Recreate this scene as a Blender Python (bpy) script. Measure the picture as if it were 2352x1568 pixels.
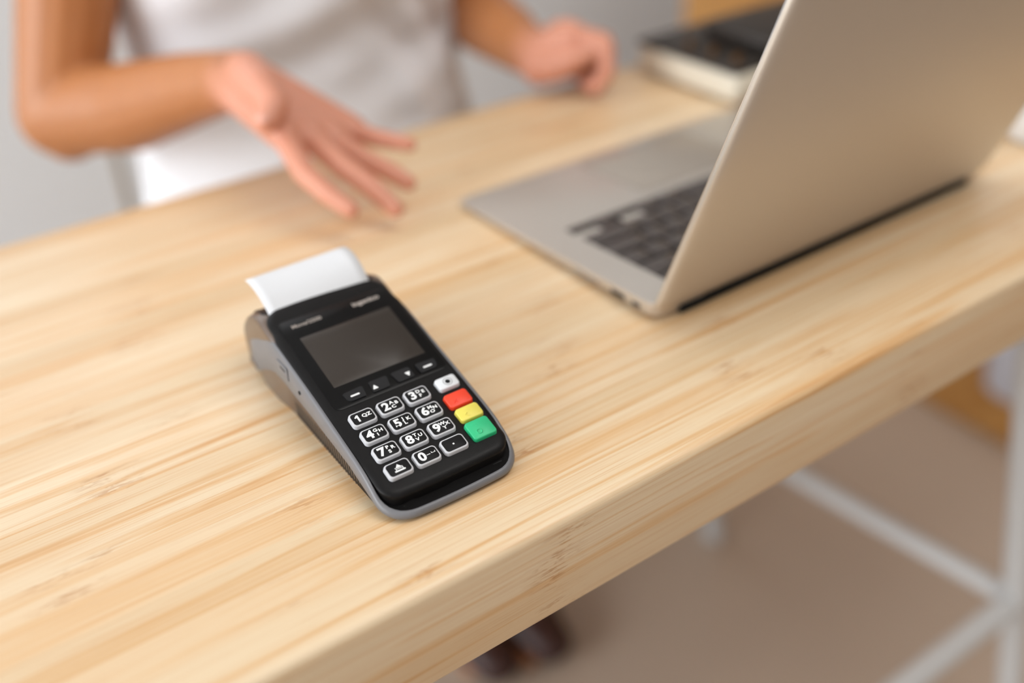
import bpy, bmesh, math, random
from mathutils import Vector, Matrix, Quaternion
import numpy as np
sc = bpy.context.scene
for o in list(bpy.data.objects): bpy.data.objects.remove(o)
COL = sc.collection
TOP = 0.74                      # table top above the floor
R = math.radians

# ------------------------------------------------------------------ camera
cd = bpy.data.cameras.new('camera'); cam = bpy.data.objects.new('camera', cd); COL.objects.link(cam)
cd.sensor_width = 36.0; cd.sensor_fit = 'HORIZONTAL'; cd.lens = 2365.0/2352.0*36.0
cd.clip_start = 0.02; cd.clip_end = 60
_R = Vector((0.8178, -0.5738, -0.0454)); _U = Vector((0.3422, 0.4209, 0.8401)); _F = Vector((0.4630, 0.7023, -0.5406))
_F.normalize(); _R = (_R - _F*_R.dot(_F)).normalized(); _U = _R.cross(_F)
cam.matrix_world = Matrix(((_R.x, _U.x, -_F.x, 0), (_R.y, _U.y, -_F.y, 0), (_R.z, _U.z, -_F.z, TOP+0.32859), (0, 0, 0, 1)))
cd.dof.use_dof = True; cd.dof.focus_distance = 0.498; cd.dof.aperture_fstop = 1.9
sc.camera = cam

# ------------------------------------------------------------------ world, lights, exposure
w = bpy.data.worlds.new('World'); sc.world = w; w.use_nodes = True
w.node_tree.nodes['Background'].inputs[0].default_value = (0.93, 0.95, 1.0, 1)
w.node_tree.nodes['Background'].inputs[1].default_value = 1.0
def area(name, loc, target, sx, sy, power, col):
    l = bpy.data.lights.new(name, 'AREA'); l.shape = 'RECTANGLE'; l.size = sx; l.size_y = sy; l.energy = power; l.color = col
    o = bpy.data.objects.new(name, l); COL.objects.link(o); o.location = loc
    o.rotation_euler = (Vector(target)-Vector(loc)).to_track_quat('-Z', 'Y').to_euler(); return o
area('window_daylight', (-3.98, 0.75, 1.68), (0.4, 0.95, 0.75), 2.4, 1.75, 134, (0.915, 0.962, 1.0))
area('window_daylight_back', (-0.15, 2.04, 1.87), (-0.15, 0.0, 1.87), 1.6, 1.1, 6, (0.95, 0.975, 1.0))
area('added_overhead_fill', (0.90, -0.15, 2.555), (0.90, -0.15, 0.0), 1.4, 0.9, 19, (1.0, 0.98, 0.95))  # unseen overhead fill, added to brighten the right of the table
sc.view_settings.view_transform = 'Standard'; sc.view_settings.look = 'None'
sc.view_settings.exposure = 0.10; sc.view_settings.gamma = 1.0; sc.view_settings.use_curve_mapping = False

# ------------------------------------------------------------------ materials
def srgb(r, g, b):
    f = lambda c: (c/255/12.92) if c/255 <= 0.04045 else ((c/255+0.055)/1.055)**2.4
    return (f(r), f(g), f(b), 1)
def mat(name, col, rough=0.5, spec=0.5, metal=0.0, ior=1.5, sss=0.0, coat=0.0, noise=None, bump=0.0, bscale=400, sheen=0.0):
    m = bpy.data.materials.new(name); m.use_nodes = True; nt = m.node_tree; b = nt.nodes['Principled BSDF']
    b.inputs['Base Color'].default_value = col; b.inputs['Roughness'].default_value = rough; b.inputs['Metallic'].default_value = metal
    b.inputs['IOR'].default_value = ior; b.inputs['Specular IOR Level'].default_value = spec; b.inputs['Coat Weight'].default_value = coat; b.inputs['Coat Roughness'].default_value = 0.12
    b.inputs['Sheen Weight'].default_value = sheen
    if sss:
        b.inputs['Subsurface Weight'].default_value = sss; b.inputs['Subsurface Radius'].default_value = (0.012, 0.004, 0.002); b.inputs['Subsurface Scale'].default_value = 0.6
    tc = nt.nodes.new('ShaderNodeTexCoord')
    n = nt.nodes.new('ShaderNodeTexNoise'); n.inputs['Scale'].default_value = noise[0] if noise else bscale; n.inputs['Detail'].default_value = 3
    nt.links.new(tc.outputs['Object'], n.inputs['Vector'])
    if noise:
        mx = nt.nodes.new('ShaderNodeMix'); mx.data_type = 'RGBA'
        mx.inputs['A'].default_value = col; mx.inputs['B'].default_value = noise[1]
        nt.links.new(n.outputs['Fac'], mx.inputs['Factor']); nt.links.new(mx.outputs['Result'], b.inputs['Base Color'])
    if bump:
        n2 = nt.nodes.new('ShaderNodeTexNoise'); n2.inputs['Scale'].default_value = bscale; n2.inputs['Detail'].default_value = 2
        nt.links.new(tc.outputs['Object'], n2.inputs['Vector'])
        bp = nt.nodes.new('ShaderNodeBump'); bp.inputs['Strength'].default_value = bump; bp.inputs['Distance'].default_value = 0.0004
        nt.links.new(n2.outputs['Fac'], bp.inputs['Height']); nt.links.new(bp.outputs['Normal'], b.inputs['Normal'])
    return m

def wood_mat(name, light, mid, dark, rough=0.36):
    m = bpy.data.materials.new(name); m.use_nodes = True; nt = m.node_tree; N = nt.nodes.new; L = nt.links.new; b = nt.nodes['Principled BSDF']
    tc = N('ShaderNodeTexCoord')
    def noise(scale_vec, sc_, det, rgh=0.55, dist=0.0, src=None):
        mp = N('ShaderNodeMapping'); mp.inputs['Scale'].default_value = scale_vec; L(src or tc.outputs['Object'], mp.inputs['Vector'])
        n = N('ShaderNodeTexNoise'); n.inputs['Scale'].default_value = sc_; n.inputs['Detail'].default_value = det
        n.inputs['Roughness'].default_value = rgh; n.inputs['Distortion'].default_value = dist; L(mp.outputs[0], n.inputs['Vector']); return n.outputs['Fac']
    def math_(op, a, b_=None, c_=None):
        n = N('ShaderNodeMath'); n.operation = op
        for i, v in enumerate((a, b_, c_)):
            if v is None: continue
            if isinstance(v, (int, float)): n.inputs[i].default_value = v
            else: L(v, n.inputs[i])
        return n.outputs[0]
    def ramp(f, stops):
        r = N('ShaderNodeValToRGB'); L(f, r.inputs[0]); e = r.color_ramp.elements
        e[0].position, e[0].color = stops[0]; e[1].position, e[1].color = stops[-1]
        for p_, c_ in stops[1:-1]:
            k = e.new(p_); k.color = c_
        return r.outputs[0]
    def mix(f, a, b_, mode='MIX'):
        n = N('ShaderNodeMix'); n.data_type = 'RGBA'; n.blend_type = mode
        if isinstance(f, (int, float)): n.inputs['Factor'].default_value = f
        else: L(f, n.inputs['Factor'])
        for k, v in (('A', a), ('B', b_)):
            if isinstance(v, tuple): n.inputs[k].default_value = v
            else: L(v, n.inputs[k])
        return n.outputs['Result']
    # narrow bamboo strips, glued side by side: index across the board gives a tint and a shift along it
    sp = N('ShaderNodeSeparateXYZ'); L(tc.outputs['Object'], sp.inputs[0])
    wob = noise((1.2, 6, 6), 1.0, 1)
    acr = math_('ADD', math_('ADD', sp.outputs['Y'], math_('MULTIPLY', sp.outputs['Z'], 0.93)), math_('MULTIPLY', wob, 0.004))
    idx = math_('FLOOR', math_('MULTIPLY', acr, 1/0.0205))
    wn = N('ShaderNodeTexWhiteNoise'); wn.noise_dimensions = '1D'; L(idx, wn.inputs['W'])
    shift = math_('MULTIPLY', wn.outputs['Value'], 7.0)
    cb = N('ShaderNodeCombineXYZ'); L(math_('ADD', sp.outputs['X'], shift), cb.inputs[0]); L(sp.outputs['Y'], cb.inputs[1]); L(sp.outputs['Z'], cb.inputs[2])
    V = cb.outputs[0]
    broad = noise((2.2, 26, 26), 1.0, 3, 0.5, 0.6, V)
    streak = noise((3.2, 130, 130), 1.0, 5, 0.62, 0.5, V)
    fine = noise((9, 900, 900), 1.0, 3, 0.6, 0.2, V)
    c = ramp(streak, [(0.30, light), (0.50, light), (0.60, mid), (0.74, dark)])
    c = mix(ramp(broad, [(0.42, (0, 0, 0, 1)), (0.72, (1, 1, 1, 1))]), c, mid)
    c = mix(ramp(fine, [(0.50, (0, 0, 0, 1)), (0.75, (0.45, 0.45, 0.45, 1))]), c, dark)
    tint = ramp(wn.outputs['Value'], [(0.0, (1.0, 1.0, 1.0, 1)), (1.0, (0.90, 0.86, 0.79, 1))])
    c = mix(1.0, c, tint, 'MULTIPLY')
    # bamboo knuckles: short scratchy marks that repeat along each strip
    fr = math_('FRACT', math_('MULTIPLY', math_('ADD', sp.outputs['X'], math_('MULTIPLY', shift, 0.41)), 1/0.27))
    near = math_('SUBTRACT', 1.0, math_('MULTIPLY', math_('ABSOLUTE', math_('SUBTRACT', fr, 0.5)), 13.0))
    near = math_('MAXIMUM', near, 0.0)
    scr = noise((60, 480, 480), 1.0, 3, 0.6, 1.4, V)
    patch = noise((7, 70, 70), 1.0, 1, 0.5, 0.0, V)
    k = math_('MULTIPLY', near, ramp(scr, [(0.50, (0, 0, 0, 1)), (0.60, (1, 1, 1, 1))]))
    k = math_('MULTIPLY', k, ramp(patch, [(0.46, (0, 0, 0, 1)), (0.58, (1, 1, 1, 1))]))
    c = mix(math_('MULTIPLY', k, 0.62), c, (dark[0]*0.72, dark[1]*0.62, dark[2]*0.5, 1))
    L(c, b.inputs['Base Color'])
    b.inputs['Roughness'].default_value = rough
    bp = N('ShaderNodeBump'); bp.inputs['Strength'].default_value = 0.12; bp.inputs['Distance'].default_value = 0.0006
    hgt = math_('ADD', fine, math_('MULTIPLY', k, -1.5)); L(hgt, bp.inputs['Height']); L(bp.outputs[0], b.inputs['Normal'])
    return m

M = {}
M['bamboo'] = wood_mat('bamboo', srgb(233, 211, 178), srgb(224, 186, 139), srgb(204, 145, 82))
M['cabinet_wood'] = wood_mat('cabinet_wood', srgb(200, 150, 86), srgb(182, 128, 64), srgb(146, 92, 38))
M['wall'] = mat('wall_paint', srgb(238, 241, 244), 0.9, noise=(1.5, srgb(234, 237, 240)), bump=0.05, bscale=250)
M['wall_taupe'] = mat('wall_paint_taupe', srgb(168, 158, 148), 0.9, noise=(1.5, srgb(162, 152, 142)), bump=0.05, bscale=250)
M['floor'] = mat('floor_paint', srgb(192, 173, 155), 0.6, noise=(2.0, srgb(183, 164, 146)), bump=0.05)
M['skirting'] = mat('skirting_paint', srgb(225, 224, 220), 0.5)
M['white_steel'] = mat('white_steel', srgb(205, 206, 206), 0.45)
M['black_plastic'] = mat('black_plastic', (0.0065, 0.0060, 0.0060, 1), 0.40, spec=0.18, bump=0.25, bscale=2600)
M['black_gloss'] = mat('black_gloss', (0.004, 0.0038, 0.0038, 1), 0.28, spec=0.16)
M['dark_side'] = mat('dark_side_plastic', (0.115, 0.076, 0.052, 1), 0.28, ior=1.7)  # brown of the reflected tabletop is mixed into the base colour
M['screen'] = mat('screen_glass', srgb(54, 48, 43), 0.3, spec=0.25, noise=(900, srgb(58, 52, 47)))
M['grey_plastic'] = mat('grey_plastic', srgb(112, 112, 115), 0.38, bump=0.12, bscale=2200)
M['key_grey'] = mat('key_silicone', srgb(198, 198, 201), 0.5, sss=0.0, bump=0.1, bscale=1500)
M['key_black'] = mat('key_black', (0.007, 0.0068, 0.0072, 1), 0.5, spec=0.18, bump=0.15, bscale=3000)
M['print_white'] = mat('print_white', srgb(240, 241, 240), 0.6)
M['print_grey'] = mat('print_grey', srgb(168, 158, 150), 0.5)
M['key_white'] = mat('key_white', srgb(222, 224, 226), 0.5, bump=0.1, bscale=1500)
M['key_red'] = mat('key_red', srgb(240, 66, 34), 0.45, bump=0.1, bscale=1500)
M['key_yellow'] = mat('key_yellow', srgb(228, 214, 92), 0.45, bump=0.1, bscale=1500)
M['key_green'] = mat('key_green', srgb(40, 186, 124), 0.45, bump=0.1, bscale=1500)
M['soft_key'] = mat('soft_key', (0.012, 0.012, 0.013, 1), 0.5, spec=0.25, bump=0.15, bscale=2500)
M['paper'] = mat('thermal_paper', srgb(218, 219, 221), 0.8, bump=0.03)
M['alu'] = mat('anodised_aluminium', srgb(206, 199, 190), 0.33, metal=0.68, bump=0.12, bscale=5000)
M['alu_edge'] = mat('polished_aluminium', srgb(225, 226, 228), 0.22, metal=1.0)
M['trackpad'] = mat('trackpad_glass', srgb(194, 184, 172), 0.36, metal=0.68)
M['kb_black'] = mat('keyboard_black', (0.005, 0.005, 0.005, 1), 0.7, spec=0.2)
M['cap_black'] = mat('laptop_keycap', (0.060, 0.048, 0.043, 1), 0.28, spec=0.7)
M['rubber'] = mat('rubber', (0.01, 0.01, 0.01, 1), 0.8)
M['lcd'] = mat('laptop_display', (0.01, 0.01, 0.012, 1), 0.12)
M['skin'] = mat('skin', srgb(184, 120, 70), 0.46, sss=0.10, noise=(60, srgb(174, 112, 68)), bump=0.2, bscale=700)
def hand_tint(m):
    # palms and fingers are paler and pinker than the tanned arm: a painted mask on the mesh says where the hands are
    nt = m.node_tree; b = nt.nodes['Principled BSDF']; src = b.inputs['Base Color'].links[0].from_socket
    at = nt.nodes.new('ShaderNodeAttribute'); at.attribute_name = 'hand'
    mx = nt.nodes.new('ShaderNodeMix'); mx.data_type = 'RGBA'; nt.links.new(at.outputs['Fac'], mx.inputs['Factor']); nt.links.new(src, mx.inputs['A'])
    mx.inputs['B'].default_value = srgb(212, 146, 120); nt.links.new(mx.outputs['Result'], b.inputs['Base Color'])
hand_tint(M['skin'])
M['nail'] = mat('nail', srgb(228, 170, 150), 0.25)
M['shoe'] = mat('shoe_leather', srgb(58, 30, 24), 0.5)
M['hair'] = mat('hair', srgb(38, 24, 18), 0.45, noise=(90, srgb(60, 38, 26)))
M['eye'] = mat('eye', srgb(235, 232, 228), 0.2); M['iris'] = mat('iris', srgb(48, 30, 20), 0.2); M['lip'] = mat('lip', srgb(176, 92, 80), 0.4)
M['shirt'] = mat('white_cotton', srgb(238, 239, 243), 0.9, bump=0.3, bscale=900, sheen=0.2)
M['trousers'] = mat('trouser_cotton', srgb(120, 112, 104), 0.9, bump=0.3, bscale=700)
M['cream'] = mat('cream_plastic', srgb(226, 218, 200), 0.5)
M['device_black'] = mat('device_black', (0.022, 0.016, 0.012, 1), 0.5)
M['device_shade'] = mat('device_shade', (0.004, 0.0035, 0.003, 1), 0.6)
M['brass'] = mat('brass', srgb(96, 66, 34), 0.4, metal=0.7)
M['mug'] = mat('glazed_ceramic', srgb(228, 228, 228), 0.25)
M['coffee'] = mat('coffee', srgb(46, 30, 20), 0.15)
M['cloth'] = mat('bag_cloth', srgb(206, 208, 218), 0.9, bump=0.3, bscale=600)
M['chair_metal'] = mat('chair_metal', srgb(150, 136, 120), 0.5, metal=0.1)
M['chair_seat'] = mat('chair_seat', srgb(214, 208, 198), 0.7)

# ------------------------------------------------------------------ object helpers
def link(name, me, m=None, parent=None, smooth=None):
    if m is not None: me.materials.append(m)
    o = bpy.data.objects.new(name, me); COL.objects.link(o)
    if parent is not None: o.parent = parent
    if smooth is not None:
        for p in me.polygons: p.use_smooth = True
        try: me.set_sharp_from_angle(angle=R(smooth))
        except Exception: pass
    return o
def bm_obj(name, bm, m, parent=None, smooth=35):
    bmesh.ops.recalc_face_normals(bm, faces=bm.faces[:])
    me = bpy.data.meshes.new(name); bm.to_mesh(me); bm.free(); return link(name, me, m, parent, smooth)
def empty(name, loc=(0, 0, 0), rot=(0, 0, 0)):
    o = bpy.data.objects.new(name, None); COL.objects.link(o); o.location = loc; o.rotation_euler = rot; o.empty_display_size = 0.05; return o
def tag(o, label=None, cat=None, group=None, kind=None):
    if label: o['label'] = label
    if cat: o['category'] = cat
    if group: o['group'] = group
    if kind: o['kind'] = kind
    return o
def box_bm(x0, x1, y0, y1, z0, z1, bev=0.0, seg=2, bm=None):
    own = bmesh.new()
    vs = [own.verts.new((x, y, z)) for z in (z0, z1) for y in (y0, y1) for x in (x0, x1)]
    for f in ((0, 2, 3, 1), (4, 5, 7, 6), (0, 1, 5, 4), (2, 6, 7, 3), (0, 4, 6, 2), (1, 3, 7, 5)): own.faces.new([vs[i] for i in f])
    if bev: bmesh.ops.bevel(own, geom=own.edges[:], offset=bev, segments=seg, profile=0.5, affect='EDGES')
    if bm is None: return own
    me = bpy.data.meshes.new('t'); own.to_mesh(me); own.free(); bm.from_mesh(me); bpy.data.meshes.remove(me); return bm
def tube_bm(p0, p1, r0, r1=None, n=16, bm=None, cap=True):
    bm = bm or bmesh.new(); r1 = r0 if r1 is None else r1; p0 = Vector(p0); p1 = Vector(p1); d = (p1-p0).normalized()
    a = d.orthogonal().normalized(); b = d.cross(a)
    A = [bm.verts.new(p0+r0*(math.cos(t)*a+math.sin(t)*b)) for t in [2*math.pi*i/n for i in range(n)]]
    B = [bm.verts.new(p1+r1*(math.cos(t)*a+math.sin(t)*b)) for t in [2*math.pi*i/n for i in range(n)]]
    for i in range(n): bm.faces.new((A[i], A[(i+1) % n], B[(i+1) % n], B[i]))
    if cap: bm.faces.new(A[::-1]); bm.faces.new(B)
    return bm
def rrect(hw, y0, y1, r0, r1, n=8, bow0=0.0, bow1=0.0, m=14, cx=0.0):
    """closed plan loop: corners radius r0 at the y0 end, r1 at the y1 end; ends may bow out"""
    pts = []
    def arc(cx_, cy_, r, a0, a1): return [(cx_+r*math.cos(a0+(a1-a0)*i/n), cy_+r*math.sin(a0+(a1-a0)*i/n)) for i in range(n+1)]
    A = arc(-hw+r0, y0+r0, r0, math.pi, 1.5*math.pi); B = arc(hw-r0, y0+r0, r0, 1.5*math.pi, 2*math.pi)
    Cc = arc(hw-r1, y1-r1, r1, 0, 0.5*math.pi); D = arc(-hw+r1, y1-r1, r1, 0.5*math.pi, math.pi)
    def seg(p, q, k): return [(p[0]+(q[0]-p[0])*i/k, p[1]+(q[1]-p[1])*i/k) for i in range(1, k)]
    pts = A+seg(A[-1], B[0], m)+B+seg(B[-1], Cc[0], 3*m)+Cc+seg(Cc[-1], D[0], m)+D+seg(D[-1], A[0], 3*m)
    out = []
    for x, y in pts:
        t = 1-(x/hw)**2
        if y < y0+r0: y -= bow0*t*min(1, (y0+r0-y)/r0)
        if y > y1-r1: y += bow1*t*min(1, (y-y1+r1)/r1)
        out.append((x+cx, y))
    return out
def loops_bm(loops, cap0=True, cap1=True, closed=False, bm=None):
    bm = bm or bmesh.new(); V = [[bm.verts.new(p) for p in lp] for lp in loops]; n = len(loops[0])
    rng = range(len(V)) if closed else range(len(V)-1)
    for k in rng:
        A, B = V[k], V[(k+1) % len(V)]
        for i in range(n): bm.faces.new((A[i], A[(i+1) % n], B[(i+1) % n], B[i]))
    if not closed:
        if cap0: bm.faces.new(V[0][::-1])
        if cap1: bm.faces.new(V[-1])
    return bm
def interp(x, tab):
    if x <= tab[0][0]: return tab[0][1]
    for (a, u), (b, v) in zip(tab, tab[1:]):
        if x <= b: return u+(v-u)*(x-a)/(b-a)
    return tab[-1][1]
FONT = None
def text_mesh(name, s, size, bold=0.0, ext=0.00002, sx=1.0, align='CENTER'):
    cu = bpy.data.curves.new('txt', 'FONT'); cu.body = s; cu.size = size; cu.offset = bold; cu.extrude = ext; cu.align_x = align; cu.align_y = 'CENTER'
    cu.resolution_u = 4
    o = bpy.data.objects.new('txt', cu); COL.objects.link(o)
    dg = bpy.context.evaluated_depsgraph_get(); dg.update()
    me = bpy.data.meshes.new_from_object(o.evaluated_get(dg)); bpy.data.objects.remove(o); bpy.data.curves.remove(cu)
    for v in me.vertices: v.co.x *= sx
    me.name = name; return me
def merge(meshes):
    bm = bmesh.new()
    for me, off in meshes:
        n0 = len(bm.verts); bm.from_mesh(me); bm.verts.ensure_lookup_table()
        for v in bm.verts[n0:]: v.co += Vector(off)
    return bm

# ------------------------------------------------------------------ room
def struct(name, bm, m, smooth=None):
    o = bm_obj(name, bm, m, None, smooth if smooth else 30); tag(o, kind='structure'); return o
struct('floor', box_bm(-4.1, 3.2, -2.3, 2.1, -0.05, 0.0), M['floor'])
struct('ceiling', box_bm(-4.1, 3.2, -2.3, 2.1, 2.6, 2.7), M['wall'])
cl = tag(empty('added_fill_panel', (0.90, -0.15, 2.6)), 'added wide flat fill panel above the near edge of the table', 'ceiling light')  # invented fixture that carries the added overhead fill
bm_obj('housing', box_bm(-0.75, 0.75, -0.55, 0.55, -0.035, 0.0, 0.006), M['skirting'], cl)
struct('baseboard_back', box_bm(-4.0, 3.1, 1.985, 2.0, 0.0, 0.09, 0.003), M['skirting'])
struct('wall_right', box_bm(3.1, 3.2, -2.2, 2.0, 0.0, 2.6), M['wall_taupe'])
def windowed_wall(name, n, along, a0, a1, w0, w1, z0, z1, t0, t1):
    f = (lambda p, q, r0, r1, bev=0.0, t=(t0, t1), bm=None: box_bm(t[0], t[1], p, q, r0, r1, bev, bm=bm)) if along == 'y' else (lambda p, q, r0, r1, bev=0.0, t=(t0, t1), bm=None: box_bm(p, q, t[0], t[1], r0, r1, bev, bm=bm))
    wl = bmesh.new(); f(a0, a1, 0.0, z0, bm=wl); f(a0, a1, z1, 2.6, bm=wl); f(a0, w0, z0, z1, bm=wl); f(w1, a1, z0, z1, bm=wl)
    struct(name, wl, M['wall_taupe'] if name == 'wall_front' else M['wall'])
    tm = ((t0+t1)/2-0.025, (t0+t1)/2+0.025); wf = bmesh.new(); mid = (w0+w1)/2; zm = (z0+z1)/2
    for q in ((w0, w0+0.06, z0, z1), (w1-0.06, w1, z0, z1), (w0+0.06, w1-0.06, z0, z0+0.06), (w0+0.06, w1-0.06, z1-0.06, z1), (mid-0.025, mid+0.025, z0+0.06, z1-0.06)): f(*q, 0.004, tm, wf)
    struct('window_%d' % n, wf, M['skirting'])
windowed_wall('wall_left', 1, 'y', -2.3, 2.0, -0.50, 1.95, 0.75, 2.56, -4.1, -4.0)
windowed_wall('wall_back', 2, 'x', -4.1, 3.2, -1.0, 0.7, 1.3, 2.44, 2.0, 2.1)
windowed_wall('wall_front', 3, 'x', -4.0, 3.2, -1.5, 0.6, 0.9, 2.4, -2.3, -2.2)

# ------------------------------------------------------------------ table (world = table frame, z from the table top)
YN, YB, TT = 0.2865, 0.7674, 0.0607
TX0, TX1 = -0.55, 1.12
table = tag(empty('table', (0, 0, 0)), 'long pale bamboo table with thick top on white tubular steel legs', 'table')
bm = bmesh.new(); r = 0.0045
prof = []
for (cx, cz, a0) in ((YN+r, -TT+r*0.6, -180), (YB-r, -TT+r*0.6, -90), (YB-r, -r, 0), (YN+r, -r, 90)):
    rr = r*0.6 if cz < -0.03 else r
    for i in range(6):
        a = R(a0+90*i/5); prof.append((cx+rr*math.cos(a), cz+rr*math.sin(a)))
loops = [[(x, y, TOP+z) for y, z in prof] for x in (TX0, TX1)]
loops_bm(loops, bm=bm)
bm_obj('tabletop', bm, M['bamboo'], table, 40)
def oval_tube(p0, p1, r): return tube_bm(p0, p1, r, n=20)
legs = {}
for sx in (1, -1):
    for y0_, y1_ in ((0.354, 0.326), (0.735, 0.772)):
        xt, xf = ((0.7256, 0.8834) if y0_ < 0.5 else (0.690, 0.845)) if sx > 0 else (-0.126, -0.283)
        l = bm_obj('leg', oval_tube((xt, y0_, TOP-TT), (xf, y1_, 0.008), 0.0135), M['white_steel'], table, 40)
        bm_obj('foot_cap', tube_bm((xf, y1_, 0.0), (xf-0.003*sx, y1_, 0.016), 0.0155), M['white_steel'], l, 40)
zb = TOP-0.493
for y, x1 in ((0.3362, 0.826), (0.758, 0.787)): bm_obj('stretcher', oval_tube((-0.226, y, zb), (x1, y, zb), 0.0120), M['white_steel'], table, 40)
for x, x2 in ((-0.226, -0.226), (0.826, 0.787)): bm_obj('cross_bar', oval_tube((x, 0.3362, zb), (x2, 0.758, zb), 0.0120), M['white_steel'], table, 40)
for x in (-0.126, 0.708): bm_obj('top_rail', box_bm(x-0.03, x+0.03, 0.33, 0.76, TOP-TT-0.004, TOP-TT), M['white_steel'], table)

# ------------------------------------------------------------------ card terminal (local frame: x across, y along away from its front, z up)
TU = 0.0218
th = R(-0.859)
tx, ty = 0.16163, 0.38185
ter = empty('card_terminal', (tx+TU*math.cos(th), ty+TU*math.sin(th), TOP), (0, 0, th))
tag(ter, 'black and grey handheld card payment terminal with receipt paper, lying on the table', 'card terminal')
AL = R(15.43)
def fz(y, drop=0.0011): return 0.027+math.tan(AL)*y-drop/math.cos(AL)      # face plane height at y
mm = 0.001
zup_t = [(-56, 5.6), (-49, 6.0), (-44, 7.4), (-40, 9.8), (-36, 12.6), (-28, 17.2), (-18, 20.6), (0, 25.4), (32, 33.7), (50, 38.2), (60, 40.6), (68, 41.6), (75, 40.6), (87, 35.2), (97, 31.0), (105, 26.5), (120, 17.5)]
zlo_t = [(-56, 1.2), (-48, 1.6), (-42, 3.6), (-36, 6.2), (-23, 9.7), (-14, 12.6), (13, 16), (24, 17.6), (49, 19.6), (62, 21.0), (72, 20.8), (80, 18), (93, 11.4), (104, 4.6), (112, 2.6), (120, 3.0)]
def zup(y): return interp(y/mm, zup_t)*mm
def zlo(y): return interp(y/mm, zlo_t)*mm
def lp(hw, y0, y1, r0, r1, zf, b0=0.0012, b1=0.002):
    return [(x, y, zf(y)) for x, y in rrect(hw*mm, y0*mm, y1*mm, r0*mm, r1*mm, 8, b0, b1, 16)]
L_ = [lp(35.6, -50.0, 117, 12, 12, lambda y: zlo(y)+0.0006, 0.0018), lp(37.4, -51.8, 119.4, 14, 14, zlo, 0.0018), lp(38.2, -52.8, 120, 15, 15, lambda y: zlo(y)+0.0011, 0.0018),
      lp(38.3, -53.0, 120, 15, 15, lambda y: 0.5*zlo(y)+0.5*zup(y), 0.0018), lp(37.9, -52.6, 119.6, 14.8, 15, lambda y: zup(y)-0.0010, 0.0018),
      lp(37.3, -52.0, 119.2, 14.5, 14.5, lambda y: zup(y)-0.0003, 0.0018), lp(36.7, -51.4, 118.6, 14, 14, zup, 0.0018), lp(36.0, -50.7, 117, 13.3, 12, lambda y: zup(y)-0.0002, 0.0018)]
bm_obj('base_shell', loops_bm(L_, closed=True), M['grey_plastic'], ter, 50)
# black tray inside the lip (card slot floor)
bm_obj('card_slot_tray', loops_bm([lp(36.2, -50.9, 60, 13.4, 6, lambda y: 0.0022, 0.0018), lp(36.2, -50.9, 60, 13.4, 6, lambda y: min(zup(y)-0.0016, 0.0115), 0.0018)]), M['black_plastic'], ter, 40)
# ribbed dark lower body
zbt = [(-30, 9.5), (-22, 3.0), (-14, 0.0), (96, 0.0), (101, 0.4), (106, 2.2), (112, 4.6)]
def body_loop(hw, y0, y1, zf, ribs):
    out = []
    for x, y in rrect(hw*mm, y0*mm, y1*mm, 6*mm, 12*mm, 8, 0, 0, 16):
        out.append((x, y, zf(y)))
    return out
def ribbed(hw, zf, amp):
    """dense side walls with vertical ridges between y -24 and 56 mm"""
    out = []; ys = [y for y in np.arange(-26, 58.01, 0.55)]
    for y in ys: out.append((-(hw+amp*(0.5+0.5*math.sin(2*math.pi*y/2.75)))*mm, y*mm))
    for y in (66, 76, 86, 96, 104): out.append((-(hw+(2.3 if 74 < y < 100 else 0.9)*(1 if hw > 34 else 0.6))*mm, y*mm))
    out += [(-30*mm, 111*mm), (-22*mm, 113*mm), (22*mm, 113*mm), (30*mm, 111*mm)]
    out2 = [(-x, y) for x, y in reversed(out[:-4])]
    pts = out+out2+[(25*mm, -29*mm), (-25*mm, -29*mm)]
    return [(x, y, zf(y)) for x, y in pts]
zb_ = lambda y: interp(y/mm, zbt)*mm
bm_obj('ribbed_grip', loops_bm([ribbed(34.4, zb_, 0.6), ribbed(35.3, lambda y: zb_(y)+0.0009, 0.9), ribbed(35.7, lambda y: max(zlo(y)+0.0012, zb_(y)+0.001), 0.9)]), M['dark_side'], ter, 30)
# upper black shell
def ush(x, y): return x*(1-0.035*min(1, max(0, (y/mm-66)/6))-0.030*min(1, max(0, (-12-y/mm)/18)))
def up(hw, y0, y1, r0, r1, zf): return [(ush(x, y), y, zf(y)) for x, y in rrect(hw*mm, y0*mm, y1*mm, r0*mm, r1*mm, 8, 0.0010, 0.002, 16)]
U_ = [up(35.4, -45.2, 85.5, 7.5, 9, lambda y: min(0.0040, fz(y)-0.006) if y < -0.03 else (max(0.0060, fz(y)-0.0105) if y > 0 else 0.004)),
      up(36.1, -45.8, 86.2, 8.5, 10, lambda y: fz(y)-0.0035), up(36.5, -46.0, 87.2, 9, 10, lambda y: fz(y)-0.0026) , up(36.7, -45.9, 87.4, 9, 10, lambda y: fz(y)-0.0017),
      up(36.3, -45.5, 87.0, 8.7, 9.7, lambda y: fz(y)-0.0012), up(35.3, -44.9, 86.2, 8, 9, lambda y: fz(y)-0.0006), up(34.0, -44.0, 85.0, 7, 8, lambda y: fz(y)-0.0002), up(33.0, -43.2, 84.2, 6.5, 7.5, lambda y: fz(y))]
bm_obj('upper_shell', loops_bm(U_), M['black_plastic'], ter, 60)
bm_obj('card_slot', box_bm(-27.5*mm, 28*mm, -47.0*mm, -44*mm, 4.2*mm, 5.6*mm, 0.0003), M['rubber'], ter)
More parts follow.
